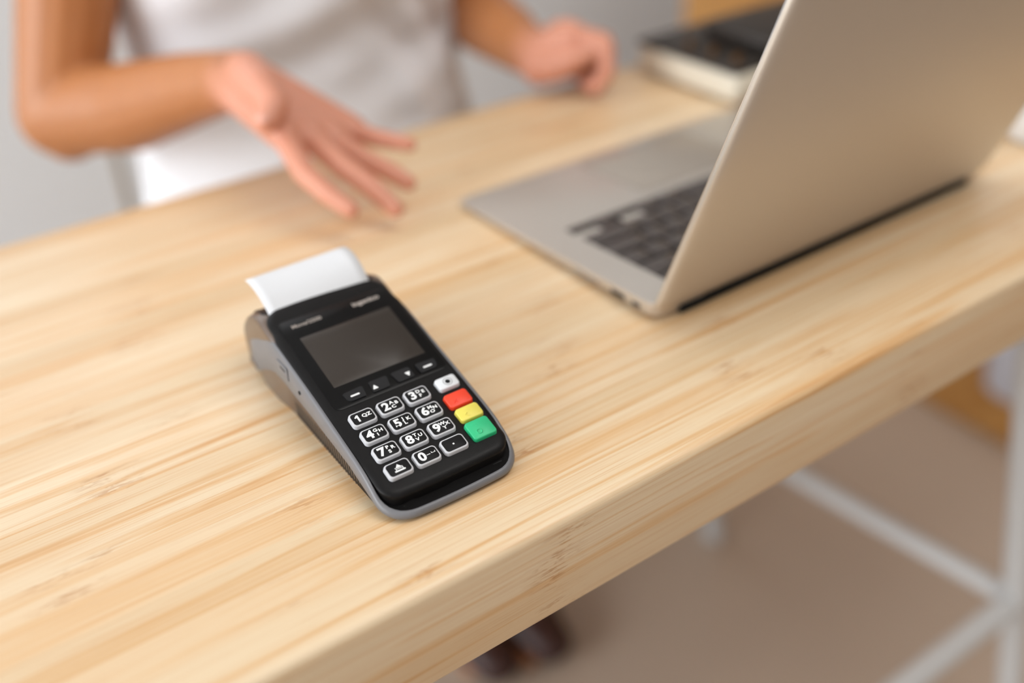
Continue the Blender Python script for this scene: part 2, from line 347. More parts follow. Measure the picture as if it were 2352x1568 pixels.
# rear paper housing: side profile swept across
hp = [(58, 24), (64, 40.0), (72, 43.6), (82, 46.6), (88, 47.6), (94, 46.6), (102, 43.2), (109, 38.2), (115, 32), (118.5, 26), (119.2, 18), (117.5, 8), (112, 3.6), (106, 2.4), (90, 9), (70, 18)]
def hring(hw, k):
    cy = sum(p[0] for p in hp)/len(hp); cz = sum(p[1] for p in hp)/len(hp)
    return [(hw*mm, (cy+(y-cy)*k)*mm, (cz+(z-cz)*k)*mm) for y, z in hp]
hb = loops_bm([hring(-37.6, 0.80), hring(-37.4, 0.90), hring(-36.4, 0.965), hring(-34.2, 1.0), hring(34.2, 1.0), hring(36.4, 0.965), hring(37.4, 0.90), hring(37.6, 0.80)])
bm_obj('paper_housing', hb, M['dark_side'], ter, 60)
bm_obj('paper_lid', loops_bm([[(x, y*1.0, interp(y/mm, [(86, 48.3), (94, 47.7), (102, 44.3), (109, 39.3), (112, 36.4)])*mm-d_) for x, y in rrect((hw_)*mm, 87.6*mm, 111.5*mm, 3*mm, 6*mm, 6, 0, 0.001, 10)] for hw_, d_ in ((33.2, 0.004), (33.4, 0.0006), (32.6, 0.0))]), M['black_gloss'], ter, 50)
# port door and slot on the grey side
bm_obj('side_port_cover', box_bm(-38.9*mm, -37.8*mm, 51*mm, 64*mm, 27*mm, 35*mm, 0.0008), M['grey_plastic'], ter)
bm_obj('side_port_slot', box_bm(-39.05*mm, -38.2*mm, 53*mm, 60*mm, 31.6*mm, 33.2*mm, 0.0004), M['rubber'], ter)
bm_obj('side_hole', tube_bm((-38.75*mm, 38*mm, 27.4*mm), (-37.5*mm, 38*mm, 27.4*mm), 0.0011), M['rubber'], ter)
bm_obj('roll_latch', box_bm(-38.6*mm, -37.0*mm, 103*mm, 113*mm, 6.5*mm, 10.5*mm, 0.0006), M['dark_side'], ter)
# things on the face: local (u, v, w) in the face frame, w = height over the face
FACE = Matrix.Translation((0, 0, 0.027))@Matrix.Rotation(AL, 4, 'X')@Matrix.Translation((0, 0, -0.0011))
def on_face(o, u, v, w=0.0, rot=0.0):
    o.matrix_local = FACE@Matrix.Translation((u*mm, v*mm, w*mm))@Matrix.Rotation(rot, 4, 'Z'); return o
def rr_slab(hx, hy, r, h, top_in=0.5, r_top=0.4, cx=0, n=5):
    def L2(ix, z): 
        return [(x, y, z*mm) for x, y in rrect((hx-ix)*mm, -(hy-ix)*mm, (hy-ix)*mm, max(0.2, r-ix*0.6)*mm, max(0.2, r-ix*0.6)*mm, n, 0, 0, 3)]
    k = top_in
    return loops_bm([L2(0, -0.5), L2(0.05, 0), L2(k*0.6, h-r_top), L2(k*0.85, h-r_top*0.35), L2(k+r_top*0.5, h)])
gl = bm_obj('display_glass', rr_slab(32.6, 34.6, 4.2, 0.22, 0.05, 0.15, n=8), M['black_gloss'], ter, 50); on_face(gl, 1.0, 44.3)
sc_ = bm_obj('display', rr_slab(26.4, 19.7, 0.25, 0.06, 0.02, 0.03), M['screen'], gl, 50); sc_.location = (0.5*mm, (44.0-44.3)*mm, 0.22*mm)
def logo(s, size, u, v, bold, sx, nm):
    o = link(nm, text_mesh(nm, s, size*mm, bold*mm, 0.00003, sx), M['print_grey'], gl); o.location = ((u-1.0)*mm, (v-44.3)*mm, 0.24*mm); return o
logo('Move/2500', 3.4, -16.6, 72.8, 0.06, 1.12, 'model_name')
logo('ingenico', 4.0, 18.8, 73.4, 0.16, 1.2, 'maker_name')
def poly_slab(pts, h0, h1, bev=0.0):
    bm = bmesh.new(); A = [bm.verts.new((x*mm, y*mm, h0*mm)) for x, y in pts]; B = [bm.verts.new((x*mm, y*mm, h1*mm)) for x, y in pts]; n = len(pts)
    for i in range(n): bm.faces.new((A[i], A[(i+1) % n], B[(i+1) % n], B[i]))
    bm.faces.new(A[::-1]); bm.faces.new(B)
    if bev: 
        bmesh.ops.bevel(bm, geom=[e for e in bm.edges if all(abs(v.co.z-h1*mm) < 1e-7 for v in e.verts) or abs(e.verts[0].co.z-e.verts[1].co.z) > 1e-6], offset=bev*mm, segments=3, affect='EDGES')
    return bm
def round_poly(pts, rads, n=5):
    out = []; N = len(pts)
    for i in range(N):
        p = Vector(pts[i]); a = (Vector(pts[i-1])-p); b = (Vector(pts[(i+1) % N])-p); r_ = rads[i]
        la, lb = a.normalized(), b.normalized(); ang = la.angle(lb); t = r_/math.tan(ang/2)
        P, Q = p+la*t, p+lb*t
        for k in range(n+1):
            s = k/n; q = P*(1-s)**2+p*2*s*(1-s)+Q*s**2; out.append((q.x, q.y))
    return out
# soft keys under the display
softs = [(-17.8, [(-6, 2.9), (5.4, 3.6), (4.6, -3.4), (-5.0, -3.4)], [0.8, 0.8, 0.8, 2.8], 'dash', -0.4),
         (-4.0, [(-4.8, 3.9), (5.8, 3.9), (4.2, -3.5), (-5.2, -3.5)], [0.8, 0.9, 0.8, 0.8], 'up', -3.0),
         (9.6, [(-5.6, 3.9), (5.0, 3.9), (5.2, -3.5), (-4.2, -3.5)], [0.9, 0.8, 0.8, 0.8], 'down', 2.6),
         (23.4, [(-5.2, 3.6), (6.0, 2.9), (5.2, -3.2), (-4.6, -3.4)], [0.8, 0.8, 2.8, 0.8], 'dash', 0.4)]
def capsule_pts(hx, hy, n=8):
    return [(hx-hy+hy*math.cos(a), hy*math.sin(a)) for a in [-math.pi/2+math.pi*i/n for i in range(n+1)]]+[(-hx+hy+hy*math.cos(a), hy*math.sin(a)) for a in [math.pi/2+math.pi*i/n for i in range(n+1)]]
for u, pts, rd, ic, ox in softs:
    k = bm_obj('soft_key', poly_slab(round_poly(pts, rd), -0.3, 0.85, 0.25), M['soft_key'], ter, 50); on_face(k, u, 15.3, 0.2)
    if ic == 'dash': g = poly_slab(capsule_pts(2.55, 0.55), 0, 0.06)
    elif ic == 'up': g = poly_slab(round_poly([(-1.6, -1.3), (1.6, -1.3), (0, 1.7)], [0.4]*3), 0, 0.06)
    else: g = poly_slab(round_poly([(-1.6, 1.3), (0, -1.7), (1.6, 1.3)], [0.4]*3), 0, 0.06)
    s = bm_obj('key_symbol', g, M['print_white'], k); s.location = (ox*mm, -0.5*mm, 0.84*mm)
# number keys: grey silicone body > black cap, white legend
PU, PV = 15.331, 11.885
KH = 2.2
def glyphs(parts):
    return merge([(text_mesh('g', s, size*mm, bold*mm, 0.00002, sx), (x*mm, y*mm, 0)) for s, size, bold, sx, x, y in parts])
def numkey(i, j, dig, letters):
    key = bm_obj('number_key', rr_slab(6.75, 4.65, 2.2, KH, 0.45, 0.4), M['key_grey'], ter, 50); on_face(key, (i*PU-22.15), -j*PV-0.55)
    cap = bm_obj('key_cap', rr_slab(5.68, 3.58, 1.6, 0.10, 0.02, 0.05), M['key_black'], key, 50); cap.location = (0, 0, KH*mm)
    z = (KH+0.11)*mm
    if dig == 'menu':
        bm = bmesh.new()
        for pts in ([(-2.0, 0.5), (-1.2, 0.5), (0.2, 2.3), (1.6, 0.5), (2.2, 0.5), (2.2, 0.2), (-2.0, 0.2)], [(-1.8, 0.0), (-1.4, 0.0), (-1.4, -1.2), (-1.8, -1.2)], [(1.8, 0.0), (2.2, 0.0), (2.2, -1.2), (1.8, -1.2)],
                    [(-1.8, -0.35), (2.2, -0.35), (2.2, -0.62), (-1.8, -0.62)], [(-1.1, 0.02), (1.5, 0.02), (1.5, -0.16), (-1.1, -0.16)], round_poly([(-2.7, -1.15), (2.9, -1.15), (2.9, -2.05), (-2.7, -2.05)], [0.4]*4)):
            me = bpy.data.meshes.new('t'); b2 = poly_slab(pts, 0, 0.05); b2.to_mesh(me); b2.free(); bm.from_mesh(me)
    elif dig == '.':
        bm = poly_slab([(-0.45, -0.45), (0.45, -0.45), (0.45, 0.45), (-0.45, 0.45)], 0, 0.05)
        for v in bm.verts: v.co.x -= 0.4*mm; v.co.y -= 0.2*mm
    else:
        P = [(dig, 6.8, 0.26, 1.10, -2.3, 0.0)] if dig != '1' else []
        if dig == '0':
            bm = glyphs(P)
            for pts in ([(0.0, 0.2), (2.0, 0.2), (2.0, -0.15), (0.0, -0.15)], [(2.7, 0.95), (3.0, 0.95), (3.0, 0.3), (4.6, 0.3), (4.6, 0.95), (4.9, 0.95), (4.9, 0.0), (2.7, 0.0)]):
                me = bpy.data.meshes.new('t'); b2 = poly_slab(pts, 0, 0.05); b2.to_mesh(me); b2.free(); bm.from_mesh(me)
        else:
            if len(letters) == 2: P += [(letters[0], 2.8, 0.12, 1.15, 1.2, 0.5), (letters[1], 2.8, 0.12, 1.15, 3.7, 0.5)]
            else: P += [(letters[0], 2.65, 0.12, 1.15, 1.15, 1.45), (letters[1], 2.65, 0.12, 1.15, 3.7, 0.55), (letters[2], 2.65, 0.12, 1.15, 1.35, -1.35)]
            bm = glyphs(P)
        if dig == '1':
            me = bpy.data.meshes.new('t'); b2 = poly_slab([(-1.9, 2.15), (-2.8, 2.15), (-4.1, 1.0), (-3.6, 0.35), (-2.9, 0.95), (-2.9, -2.15), (-1.9, -2.15)], 0, 0.05); b2.to_mesh(me); b2.free(); bm.from_mesh(me)
    lg = bm_obj('legend', bm, M['print_white'], key, None); lg.location = (0, 0, z)
    if dig == '5':
        nb = bmesh.new(); bmesh.ops.create_uvsphere(nb, u_segments=12, v_segments=8, radius=0.75*mm); s = bm_obj('touch_nub', nb, M['key_black'], key, 60); s.location = (-3.2*mm, -2.3*mm, (KH+0.05)*mm)
kd = [('1', 'QZ'), ('2', 'ABC'), ('3', 'DEF'), ('4', 'GHI'), ('5', 'JKL'), ('6', 'MNO'), ('7', 'PRS'), ('8', 'TUV'), ('9', 'WXY'), ('menu', ''), ('0', ''), ('.', '')]
kd[3] = ('4', 'GHI'); 
for n, (d, l) in enumerate(kd): numkey(n % 3, n//3, d, l)
def color_key(nm, lab, m, u, v, hx, hy, glyph):
    key = bm_obj(nm, rr_slab(hx, hy, 1.8, KH+0.1, 0.5, 0.6), m, ter, 50); on_face(key, u, v); key['label'] = lab
    z = (KH+0.1)*mm
    if glyph == 'cam':
        for r0, r1, mt, h in ((0, 1.35, M['key_black'], 0.05), (2.2, 2.5, M['grey_plastic'], 0.05)):
            bm = bmesh.new(); n = 24
            a = [bm.verts.new((r1*mm*math.cos(t), r1*mm*math.sin(t), h*mm)) for t in [2*math.pi*i/n for i in range(n)]]
            a0 = [bm.verts.new((r1*mm*math.cos(t), r1*mm*math.sin(t), -h*mm)) for t in [2*math.pi*i/n for i in range(n)]]
            for i in range(n): bm.faces.new((a0[i], a0[(i+1) % n], a[(i+1) % n], a[i]))
            if r0 == 0: bm.faces.new(a)
            else:
                b = [bm.verts.new((r0*mm*math.cos(t), r0*mm*math.sin(t), h*mm)) for t in [2*math.pi*i/n for i in range(n)]]
                for i in range(n): bm.faces.new((a[i], a[(i+1) % n], b[(i+1) % n], b[i]))
            o = bm_obj('key_symbol', bm, mt, key); o.location = (0.4*mm, 0, z)
    elif glyph == 'o':
        bm = bmesh.new(); n, k = 24, 8; vs = [[bm.verts.new(((1.35+0.32*math.cos(q))*math.cos(t)*mm, (1.35+0.32*math.cos(q))*math.sin(t)*mm, 0.28*math.sin(q)*mm)) for q in [2*math.pi*j/k for j in range(k)]] for t in [2*math.pi*i/n for i in range(n)]]
        for i in range(n):
            for j in range(k): bm.faces.new((vs[i][j], vs[(i+1) % n][j], vs[(i+1) % n][(j+1) % k], vs[i][(j+1) % k]))
        o = bm_obj('key_symbol', bm, m, key, 60); o.location = (-1.9*mm, -1.9*mm, z)
    else:
        segs = [((-1.1, -1.1), (1.1, 1.1)), ((-1.1, 1.1), (1.1, -1.1))] if glyph == 'x' else [((0.9, 1.2), (-0.8, 0)), ((-0.8, 0), (0.9, -1.2))]
        bm = bmesh.new()
        for a, b in segs: tube_bm((a[0]*mm, a[1]*mm, 0), (b[0]*mm, b[1]*mm, 0), 0.26*mm, n=8, bm=bm)
        o = bm_obj('key_symbol', bm, m, key, 60); o.location = (-2.4*mm, -1.2*mm, z)
color_key('function_key', 'white key with black round dot', M['key_white'], 26.3, -0.3, 6.1, 4.1, 'cam')
color_key('function_key', 'red cancel key with raised cross', M['key_red'], 25.6, -12.3, 6.8, 4.8, 'x')
color_key('function_key', 'yellow correction key with raised arrow', M['key_yellow'], 25.8, -22.6, 6.7, 4.5, '<')
color_key('function_key', 'green confirm key with raised ring', M['key_green'], 25.3, -34.0, 6.8, 6.0, 'o')
# receipt paper
bm = bmesh.new(); path = [(83.0, 46.5), (86.4, 48.8), (91, 51.4), (96.5, 53.8), (102.5, 55.4), (108, 56.2), (113.5, 56.3), (118, 55.8)]
def cr(P, n=5):
    out = []
    for i in range(len(P)-1):
        p0 = Vector(P[max(i-1, 0)]); p1 = Vector(P[i]); p2 = Vector(P[i+1]); p3 = Vector(P[min(i+2, len(P)-1)])
        for k in range(n):
            t = k/n; out.append(0.5*((2*p1)+(-p0+p2)*t+(2*p0-5*p1+4*p2-p3)*t*t+(-p0+3*p1-3*p2+p3)*t**3))
    out.append(Vector(P[-1])); return out
pp = cr(path); rows = []
for i, q in enumerate(pp):
    t = i/(len(pp)-1); row = []
    for k in range(13):
        s = k/12; x = -31.2+59.8*s+0.6*t
        zz = q.y+4.2*s**1.5*math.sin(math.pi*min(1, t*1.02))**0.8+0.05*math.sin(s*40)*t
        row.append(bm.verts.new((x*mm, (q.x+(1.6*(s-0.5))*t)*mm, zz*mm)))
    rows.append(row)
for a, b in zip(rows, rows[1:]):
    for k in range(12): bm.faces.new((a[k], a[k+1], b[k+1], b[k]))
pap = bm_obj('receipt_paper', bm, M['paper'], ter, 80); pap['label'] = 'blank white receipt paper curling out of the slot'
md = pap.modifiers.new('s', 'SOLIDIFY'); md.thickness = 0.00008

# ------------------------------------------------------------------ laptop (u along the hinge, v towards the person, z up)
lap = tag(empty('laptop', (0.35795, 0.38093, TOP), (0, 0, R(0.415))), 'open silver aluminium laptop seen from behind its lid, resting on the table', 'laptop')
LU, LV = 325.0, 225.4
def ztop(v): return (13.6-9.0*(v/mm)/LV)*mm
def lpl(ix, zf, y0=6.0, r=9.5): return [(x+LU/2*mm, y, zf(y)) for x, y in rrect((LU/2-ix)*mm, (y0+ix)*mm, (LV-ix)*mm, max(2, r-ix*0.5)*mm, max(2, 10-ix*0.5)*mm, 8, 0, 0, 10)]
bm_obj('base', loops_bm([lpl(16, lambda v: 0.0016), lpl(4, lambda v: 0.0019), lpl(1.0, lambda v: 0.0022+0.15*(ztop(v)-0.0022)), lpl(0.2, lambda v: 0.0022+0.4*(ztop(v)-0.0022)),
        lpl(0.0, lambda v: ztop(v)-0.0010), lpl(0.15, lambda v: ztop(v)-0.0003), lpl(0.7, ztop)]), M['alu'], lap, 40)
for u in (30, 295):
    for v in (28, 205): bm_obj('rubber_foot', tube_bm((u*mm, v*mm, 0), (u*mm, v*mm, 0.0022), 0.007), M['rubber'], lap, 40)
tilt = math.atan2(-9.0, LV)
DECK = Matrix.Translation((0, 0, 0.0136))@Matrix.Rotation(tilt, 4, 'X')
def on_deck(o, u, v, z): o.matrix_local = DECK@Matrix.Translation((u*mm, v*mm, z*mm)); return o
# keyboard well and keys.  u counts from the laptop's right-hand side
K0U, K0V = 27.0, 24.5
well = bmesh.new()
box_bm(K0U*mm, 298*mm, K0V*mm, 108.5*mm, -0.0006, 0.00012, bm=well)
box_bm((K0U+57.5)*mm, 298*mm, 108.5*mm, 127.5*mm, -0.0006, 0.00012, bm=well)
box_bm(K0U*mm, (K0U+57.5)*mm, 117.5*mm, 127.5*mm, -0.0006, 0.00012, bm=well); box_bm((K0U+19)*mm, (K0U+38.5)*mm, 108.5*mm, 117.5*mm, -0.0006, 0.00012, bm=well)
on_deck(bm_obj('keyboard_well', well, M['kb_black'], lap), 0, 0, 0)
key_cache = {}
def keycap(u, v, wd, hd):
    k = (round(wd, 2), round(hd, 2))
    if k not in key_cache:
        o = bm_obj('keycap', rr_slab(wd/2, hd/2, 1.4, 0.75, 0.12, 0.25, n=2), M['cap_black'], lap, 50); key_cache[k] = o.data
    else:
        o = bpy.data.objects.new('keycap', key_cache[k]); COL.objects.link(o); o.parent = lap
    on_deck(o, u+wd/2, v+hd/2, 0.35)
g = 2.7; W1 = 16.3
rows = [(K0V, 8.6, [17.1]*14), (K0V+11.1, 16.0, [27.8]+[W1]*13), (K0V+29.9, 16.0, [W1]+[W1]*12+[27.8]), (K0V+48.7, 16.0, [31.2]+[W1]*11+[31.4]), (K0V+67.5, 16.0, [40.8]+[W1]*10+[40.8])]
for v, h, ws in rows:
    tot = sum(ws)+g*(len(ws)-1); s = (270.5-tot)/(len(ws)-1)+g; u = K0U+0.3
    for wd in ws: keycap(u, v, wd, h); u += wd+s
v = K0V+86.3
for u in (K0U+0.3, K0U+19.3, K0U+38.3): keycap(u, v+8.3, W1, 7.7)
keycap(K0U+19.3, v, W1, 7.7)
u = K0U+57.6
for wd in (W1, 20.4, 92.0, 20.4, W1, W1, W1):
    keycap(u, v, wd, 16.0); u += wd+2.65
tp = bm_obj('trackpad_gap', rr_slab(52.9, 38.4, 3.2, 0.04, 0.02, 0.02), M['kb_black'], lap, 50); on_deck(tp, 162.5, 177.5, 0)
tp = bm_obj('trackpad', rr_slab(52.4, 37.9, 3.0, 0.07, 0.03, 0.03), M['trackpad'], lap, 50); on_deck(tp, 162.5, 177.5, 0.02)
# ports on the side that faces the terminal
def port(nm, v0, v1, z0, z1, m=None): bm_obj(nm, box_bm(-0.15*mm, 1.5*mm, v0*mm, v1*mm, z0*mm, z1*mm, 0.0003), m or M['rubber'], lap)
port('power_port', 20, 27, 5.4, 8.2); port('usb_port', 34.5, 46.5, 4.8, 8.2); port('card_reader_slot', 60, 84, 5.6, 6.6, M['grey_plastic'])
# lid
LA = R(112.0)
bmh = tube_bm((40*mm, 9.5*mm, 9.0*mm), (285*mm, 9.5*mm, 9.0*mm), 0.0042, n=20); bm_obj('hinge', bmh, M['kb_black'], lap, 40)
bm_obj('hinge_cover', box_bm(20*mm, 305*mm, 4.6*mm, 12*mm, 1.4*mm, 6.2*mm, 0.0008), M['kb_black'], lap)
# lid frame: x = u, y = up the lid, z = outwards (away from the display)
dl = Vector((0, math.cos(LA), math.sin(LA))); nl = Vector((0, -math.sin(LA), math.cos(LA)))
LM = Matrix(((1, 0, 0, 0), (0, dl.y, nl.y, 7.6*mm), (0, dl.z, nl.z, 13.0*mm), (0, 0, 0, 1)))
def lidl(ix, z): return [(x+LU/2*mm, y, z*mm) for x, y in rrect((LU/2-ix)*mm, (-6.0+ix)*mm, (219-ix)*mm, (10.5-0.5*ix)*mm, (10.5-0.5*ix)*mm, 10, 0, 0, 8)]
lid = bm_obj('lid', loops_bm([lidl(0.3, 0.0), lidl(0.0, 0.2), lidl(0.0, 2.0), lidl(0.3, 2.8), lidl(0.9, 3.5), lidl(2.4, 4.1), lidl(6, 4.5), lidl(14, 4.75)]), M['alu'], lap, 45)
lid.matrix_local = LM
o = bm_obj('lid_rim', loops_bm([lidl(0.25, -0.15), lidl(-0.05, 0.0), lidl(-0.08, 0.55), lidl(0.2, 0.7), lidl(1.5, 0.7), lidl(1.5, -0.15)], closed=True), M['alu_edge'], lid, 45)
o = bm_obj('display_bezel', box_bm(6*mm, 319*mm, 4*mm, 214*mm, -0.0003, 0.0001), M['kb_black'], lid)
o = bm_obj('display_panel', box_bm(19*mm, 306*mm, 20*mm, 199*mm, -0.00035, -0.0002), M['lcd'], lid)

# ------------------------------------------------------------------ person
P0 = Vector((0, 0, TOP))
def V3(t): return Vector(t)+P0
def capsule(bm, a, b, ra, rb, n=14, sq=None):
    """tapered capsule; sq = (axis vector, factor) flattens it along an axis"""
    a = Vector(a); b = Vector(b); d = (b-a); L = d.length; d.normalize(); u = d.orthogonal().normalized(); v = d.cross(u)
    if sq: 
        v = Vector(sq[0]); v = (v-d*v.dot(d)).normalized(); u = d.cross(v)
    k = sq[1] if sq else 1.0; rings = []
    for i in range(1, 5):
        t = math.pi/2*(1-i/4); rings.append((a-d*ra*math.sin(t), ra*math.cos(t)))
    for i in range(0, 4):
        t = math.pi/2*i/4; rings.append((b+d*rb*math.sin(t), rb*math.cos(t)))
    V = [[bm.verts.new(c+r_*(math.cos(q)*u+k*math.sin(q)*v)) for q in [2*math.pi*j/n for j in range(n)]] for c, r_ in rings]
    for A, B in zip(V, V[1:]):
        for j in range(n): bm.faces.new((A[j], A[(j+1) % n], B[(j+1) % n], B[j]))
    p = bm.verts.new(a-d*ra); q = bm.verts.new(b+d*rb)
    for j in range(n): bm.faces.new((p, V[0][(j+1) % n], V[0][j])); bm.faces.new((q, V[-1][j], V[-1][(j+1) % n]))
def ellip(bm, c, r, rot=None):
    b = bmesh.new(); bmesh.ops.create_uvsphere(b, u_segments=24, v_segments=16, radius=1)
    m = Matrix.Translation(V3(c))@(rot.to_4x4() if rot else Matrix.Identity(4))@Matrix.Diagonal((*r, 1)); b.transform(m)
    me = bpy.data.meshes.new('t'); b.to_mesh(me); b.free(); bm.from_mesh(me); bpy.data.meshes.remove(me)
def chain(bm, pts, rads, sq=None):
    for (a, b), (ra, rb) in zip(zip(pts, pts[1:]), zip(rads, rads[1:])): capsule(bm, V3(a), V3(b), ra, rb, sq=sq)
def remeshed(name, bm, m, parent, voxel, smooth_it, factor=0.5):
    o = bm_obj(name, bm, m, parent, 80)
    r_ = o.modifiers.new('r', 'REMESH'); r_.mode = 'VOXEL'; r_.voxel_size = voxel; r_.use_smooth_shade = True
    s = o.modifiers.new('s', 'SMOOTH'); s.iterations = smooth_it; s.factor = factor
    dg = bpy.context.evaluated_depsgraph_get(); dg.update()
    me = bpy.data.meshes.new_from_object(o.evaluated_get(dg)); o.modifiers.clear(); old = o.data; o.data = me; bpy.data.meshes.remove(old); me.name = name
    for p in me.polygons: p.use_smooth = True
    return o
per = tag(empty('person', (0.42, 1.02, 0.0)), 'seated person in a white t-shirt holding out an open right hand over the table', 'person')
per_off = Vector((0.42, 1.02, 0.0))
CX, CY = 0.425, 1.015
b = bmesh.new()
# torso, neck, head
ellip(b, (CX, CY+0.01, 0.16), (0.135, 0.085, 0.15)); ellip(b, (CX, CY+0.02, -0.06), (0.135, 0.085, 0.16)); ellip(b, (CX, CY+0.05, -0.19), (0.16, 0.10, 0.09))
chain(b, [(CX-0.15, CY, 0.285), (CX, CY, 0.31), (CX+0.15, CY, 0.285)], [0.045, 0.05, 0.045])
chain(b, [(CX, CY+0.01, 0.30), (CX-0.002, CY-0.01, 0.40)], [0.052, 0.047])
HC = (CX-0.005, CY-0.025, 0.49)
ellip(b, (HC[0], HC[1]+0.012, HC[2]+0.02), (0.072, 0.092, 0.092)); ellip(b, (HC[0], HC[1]-0.018, HC[2]-0.035), (0.055, 0.066, 0.070))
chain(b, [(HC[0], HC[1]-0.086, HC[2]+0.012), (HC[0], HC[1]-0.099, HC[2]-0.018)], [0.007, 0.011])
for s in (-1, 1):
    ellip(b, (HC[0]+s*0.073, HC[1]+0.01, HC[2]-0.005), (0.008, 0.017, 0.028))
    chain(b, [(HC[0]+s*0.014, HC[1]-0.083, HC[2]+0.034), (HC[0]+s*0.045, HC[1]-0.070, HC[2]+0.034)], [0.007, 0.006])
# hips, legs, feet
FT = {-1: ((0.40, 0.72, -0.30), (0.440, 0.885, -0.655), (0.450, 0.795, -0.715)), 1: ((0.53, 0.70, -0.30), (0.535, 0.885, -0.655), (0.522, 0.780, -0.715))}
for s in (-1, 1):
    kn, an, ball = FT[s]
    chain(b, [(CX+s*0.085, CY+0.06, -0.20), kn, an], [0.085, 0.056, 0.034])
    mid = tuple((a+c)/2 for a, c in zip(kn, an)); ellip(b, (mid[0], mid[1]+0.02, mid[2]+0.06), (0.048, 0.05, 0.10))
    heel = (an[0], an[1]+0.02, -0.712); chain(b, [an, heel], [0.034, 0.027]); chain(b, [(an[0], an[1]-0.01, -0.69), ball], [0.034, 0.022])
    for k in range(5):
        tx_ = ball[0]-s*0.030+s*0.015*k; ln = (0.036, 0.034, 0.031, 0.027, 0.022)[k]; rr_ = (0.0115, 0.0085, 0.008, 0.0078, 0.0072)[k]
        chain(b, [(tx_*0.6+ball[0]*0.4, ball[1]+0.02, -0.722), (tx_, ball[1]-ln*0.4, -0.727), (tx_, ball[1]-ln, -0.731)], [0.013, rr_, rr_*0.9])
# right arm (on the left of the photograph)
EL = (0.1702, 0.9917, 0.0111)
chain(b, [(0.262, 1.01, 0.275), (0.238, 1.0, 0.21), (0.203, 0.998, 0.10), EL], [0.052, 0.047, 0.0435, 0.0385])
chain(b, [EL, (0.2171, 0.9218, 0.0251), (0.2491, 0.8384, 0.0552), (0.2683, 0.773, 0.0755)], [0.038, 0.0395, 0.0305, 0.0225])
def hand(wrist, mcps, fingers, thumb, rad=0.0088, palm_r=0.0125):
    for i, f in enumerate(fingers):
        k = (1.0, 1.04, 0.98, 0.86)[i]
        chain(b, f, [rad*1.08*k, rad*0.98*k, rad*0.88*k, rad*0.76*k])
    W = Vector(wrist); side = (Vector(fingers[3][0])-Vector(fingers[0][0])).normalized()
    for i, f in enumerate(fingers):
        base = W+side*(i-1.5)*0.010
        chain(b, [tuple(base), f[0]], [0.0165, palm_r])
    for f, g_ in zip(fingers, fingers[1:]):
        a = Vector(f[0]); c = Vector(g_[0]); m0 = (a+c)/2; chain(b, [tuple(W*0.55+m0*0.45), tuple(m0*0.96+W*0.04)], [0.0145, 0.0110])
    chain(b, thumb, [0.0185, 0.0145, 0.0115, 0.0090])
idx = [(0.2601, 0.6812, 0.0602), (0.2572, 0.6437, 0.0423), (0.2618, 0.6199, 0.0338), (0.2697, 0.6023, 0.0251)]
mid_ = [(0.2801, 0.6797, 0.0514), (0.2875, 0.6435, 0.0384), (0.2961, 0.62, 0.0282), (0.3033, 0.6014, 0.0157)]
rng_ = [(0.2992, 0.6841, 0.0457), (0.3096, 0.6541, 0.0342), (0.3187, 0.6359, 0.0293), (0.3268, 0.622, 0.0219)]
pnk = [(0.3198, 0.6917, 0.0436), (0.3279, 0.6709, 0.042), (0.3361, 0.6576, 0.041), (0.3446, 0.6465, 0.0394)]
thm = [(0.2647, 0.7454, 0.0865), (0.2598, 0.7037, 0.0872), (0.2577, 0.6802, 0.0826), (0.2455, 0.6689, 0.076)]
hand((0.2683, 0.773, 0.0755), None, [idx, mid_, rng_, pnk], thm)
ellip(b, (0.1735, 0.985, -0.004), (0.029, 0.029, 0.028))
# left arm with its loose fist on the table
chain(b, [(0.588, 1.02, 0.275), (0.60, 1.02, 0.20), (0.622, 1.02, 0.10), (0.6240, 0.9990, 0.020)], [0.052, 0.046, 0.042, 0.037])
chain(b, [(0.6240, 0.9990, 0.020), (0.6070, 0.9400, 0.022), (0.5790, 0.8500, 0.0270), (0.5640, 0.7950, 0.0270)], [0.037, 0.038, 0.030, 0.0225])
dz = 0.004
fi = [(0.5786, 0.7476, 0.0514), (0.5930, 0.7200, 0.0464), (0.5870, 0.7096, 0.0258), (0.5754, 0.7121, 0.0116)]
fm = [(0.5874, 0.7677, 0.0481), (0.6050, 0.7378, 0.0428), (0.5967, 0.7276, 0.0204), (0.5803, 0.7297, 0.0100)]
fr = [(0.5945, 0.7872, 0.0425), (0.6133, 0.7576, 0.0367), (0.6051, 0.7476, 0.0166), (0.5878, 0.7465, 0.0095)]
fp = [(0.6006, 0.8030, 0.0351), (0.6173, 0.7770, 0.0302), (0.6088, 0.7653, 0.0150), (0.5898, 0.7649, 0.0090)]
ft = [(0.5541, 0.7689, 0.0239), (0.5562, 0.7427, 0.0293), (0.5649, 0.7270, 0.0378), (0.5722, 0.7216, 0.0397)]
hand((0.5640, 0.7900, 0.0270), None, [fi, fm, fr, fp], ft, 0.0092, 0.0135)
for v in b.verts: v.co -= per_off
body = remeshed('body', b, M['skin'], per, 0.0021, 6)
at = body.data.attributes.new('hand', 'FLOAT', 'POINT'); co = np.empty(len(body.data.vertices)*3); body.data.vertices.foreach_get('co', co); co = co.reshape(-1, 3)+np.array([0.42, 1.02, -TOP])
wr = np.array([0.268, 0.772, 0.077]); dr = np.array([0.03, -0.09, -0.03]); dr /= np.linalg.norm(dr)
wl_ = np.array([0.564, 0.795, 0.027]); dl_ = np.array([0.02, -0.05, 0.0]); dl_ /= np.linalg.norm(dl_)
h1 = np.clip(((co-wr)@dr+0.02)/0.05, 0, 1)*(co[:, 1] < 0.83)*(co[:, 2] > -0.05)*(co[:, 0] < 0.42)
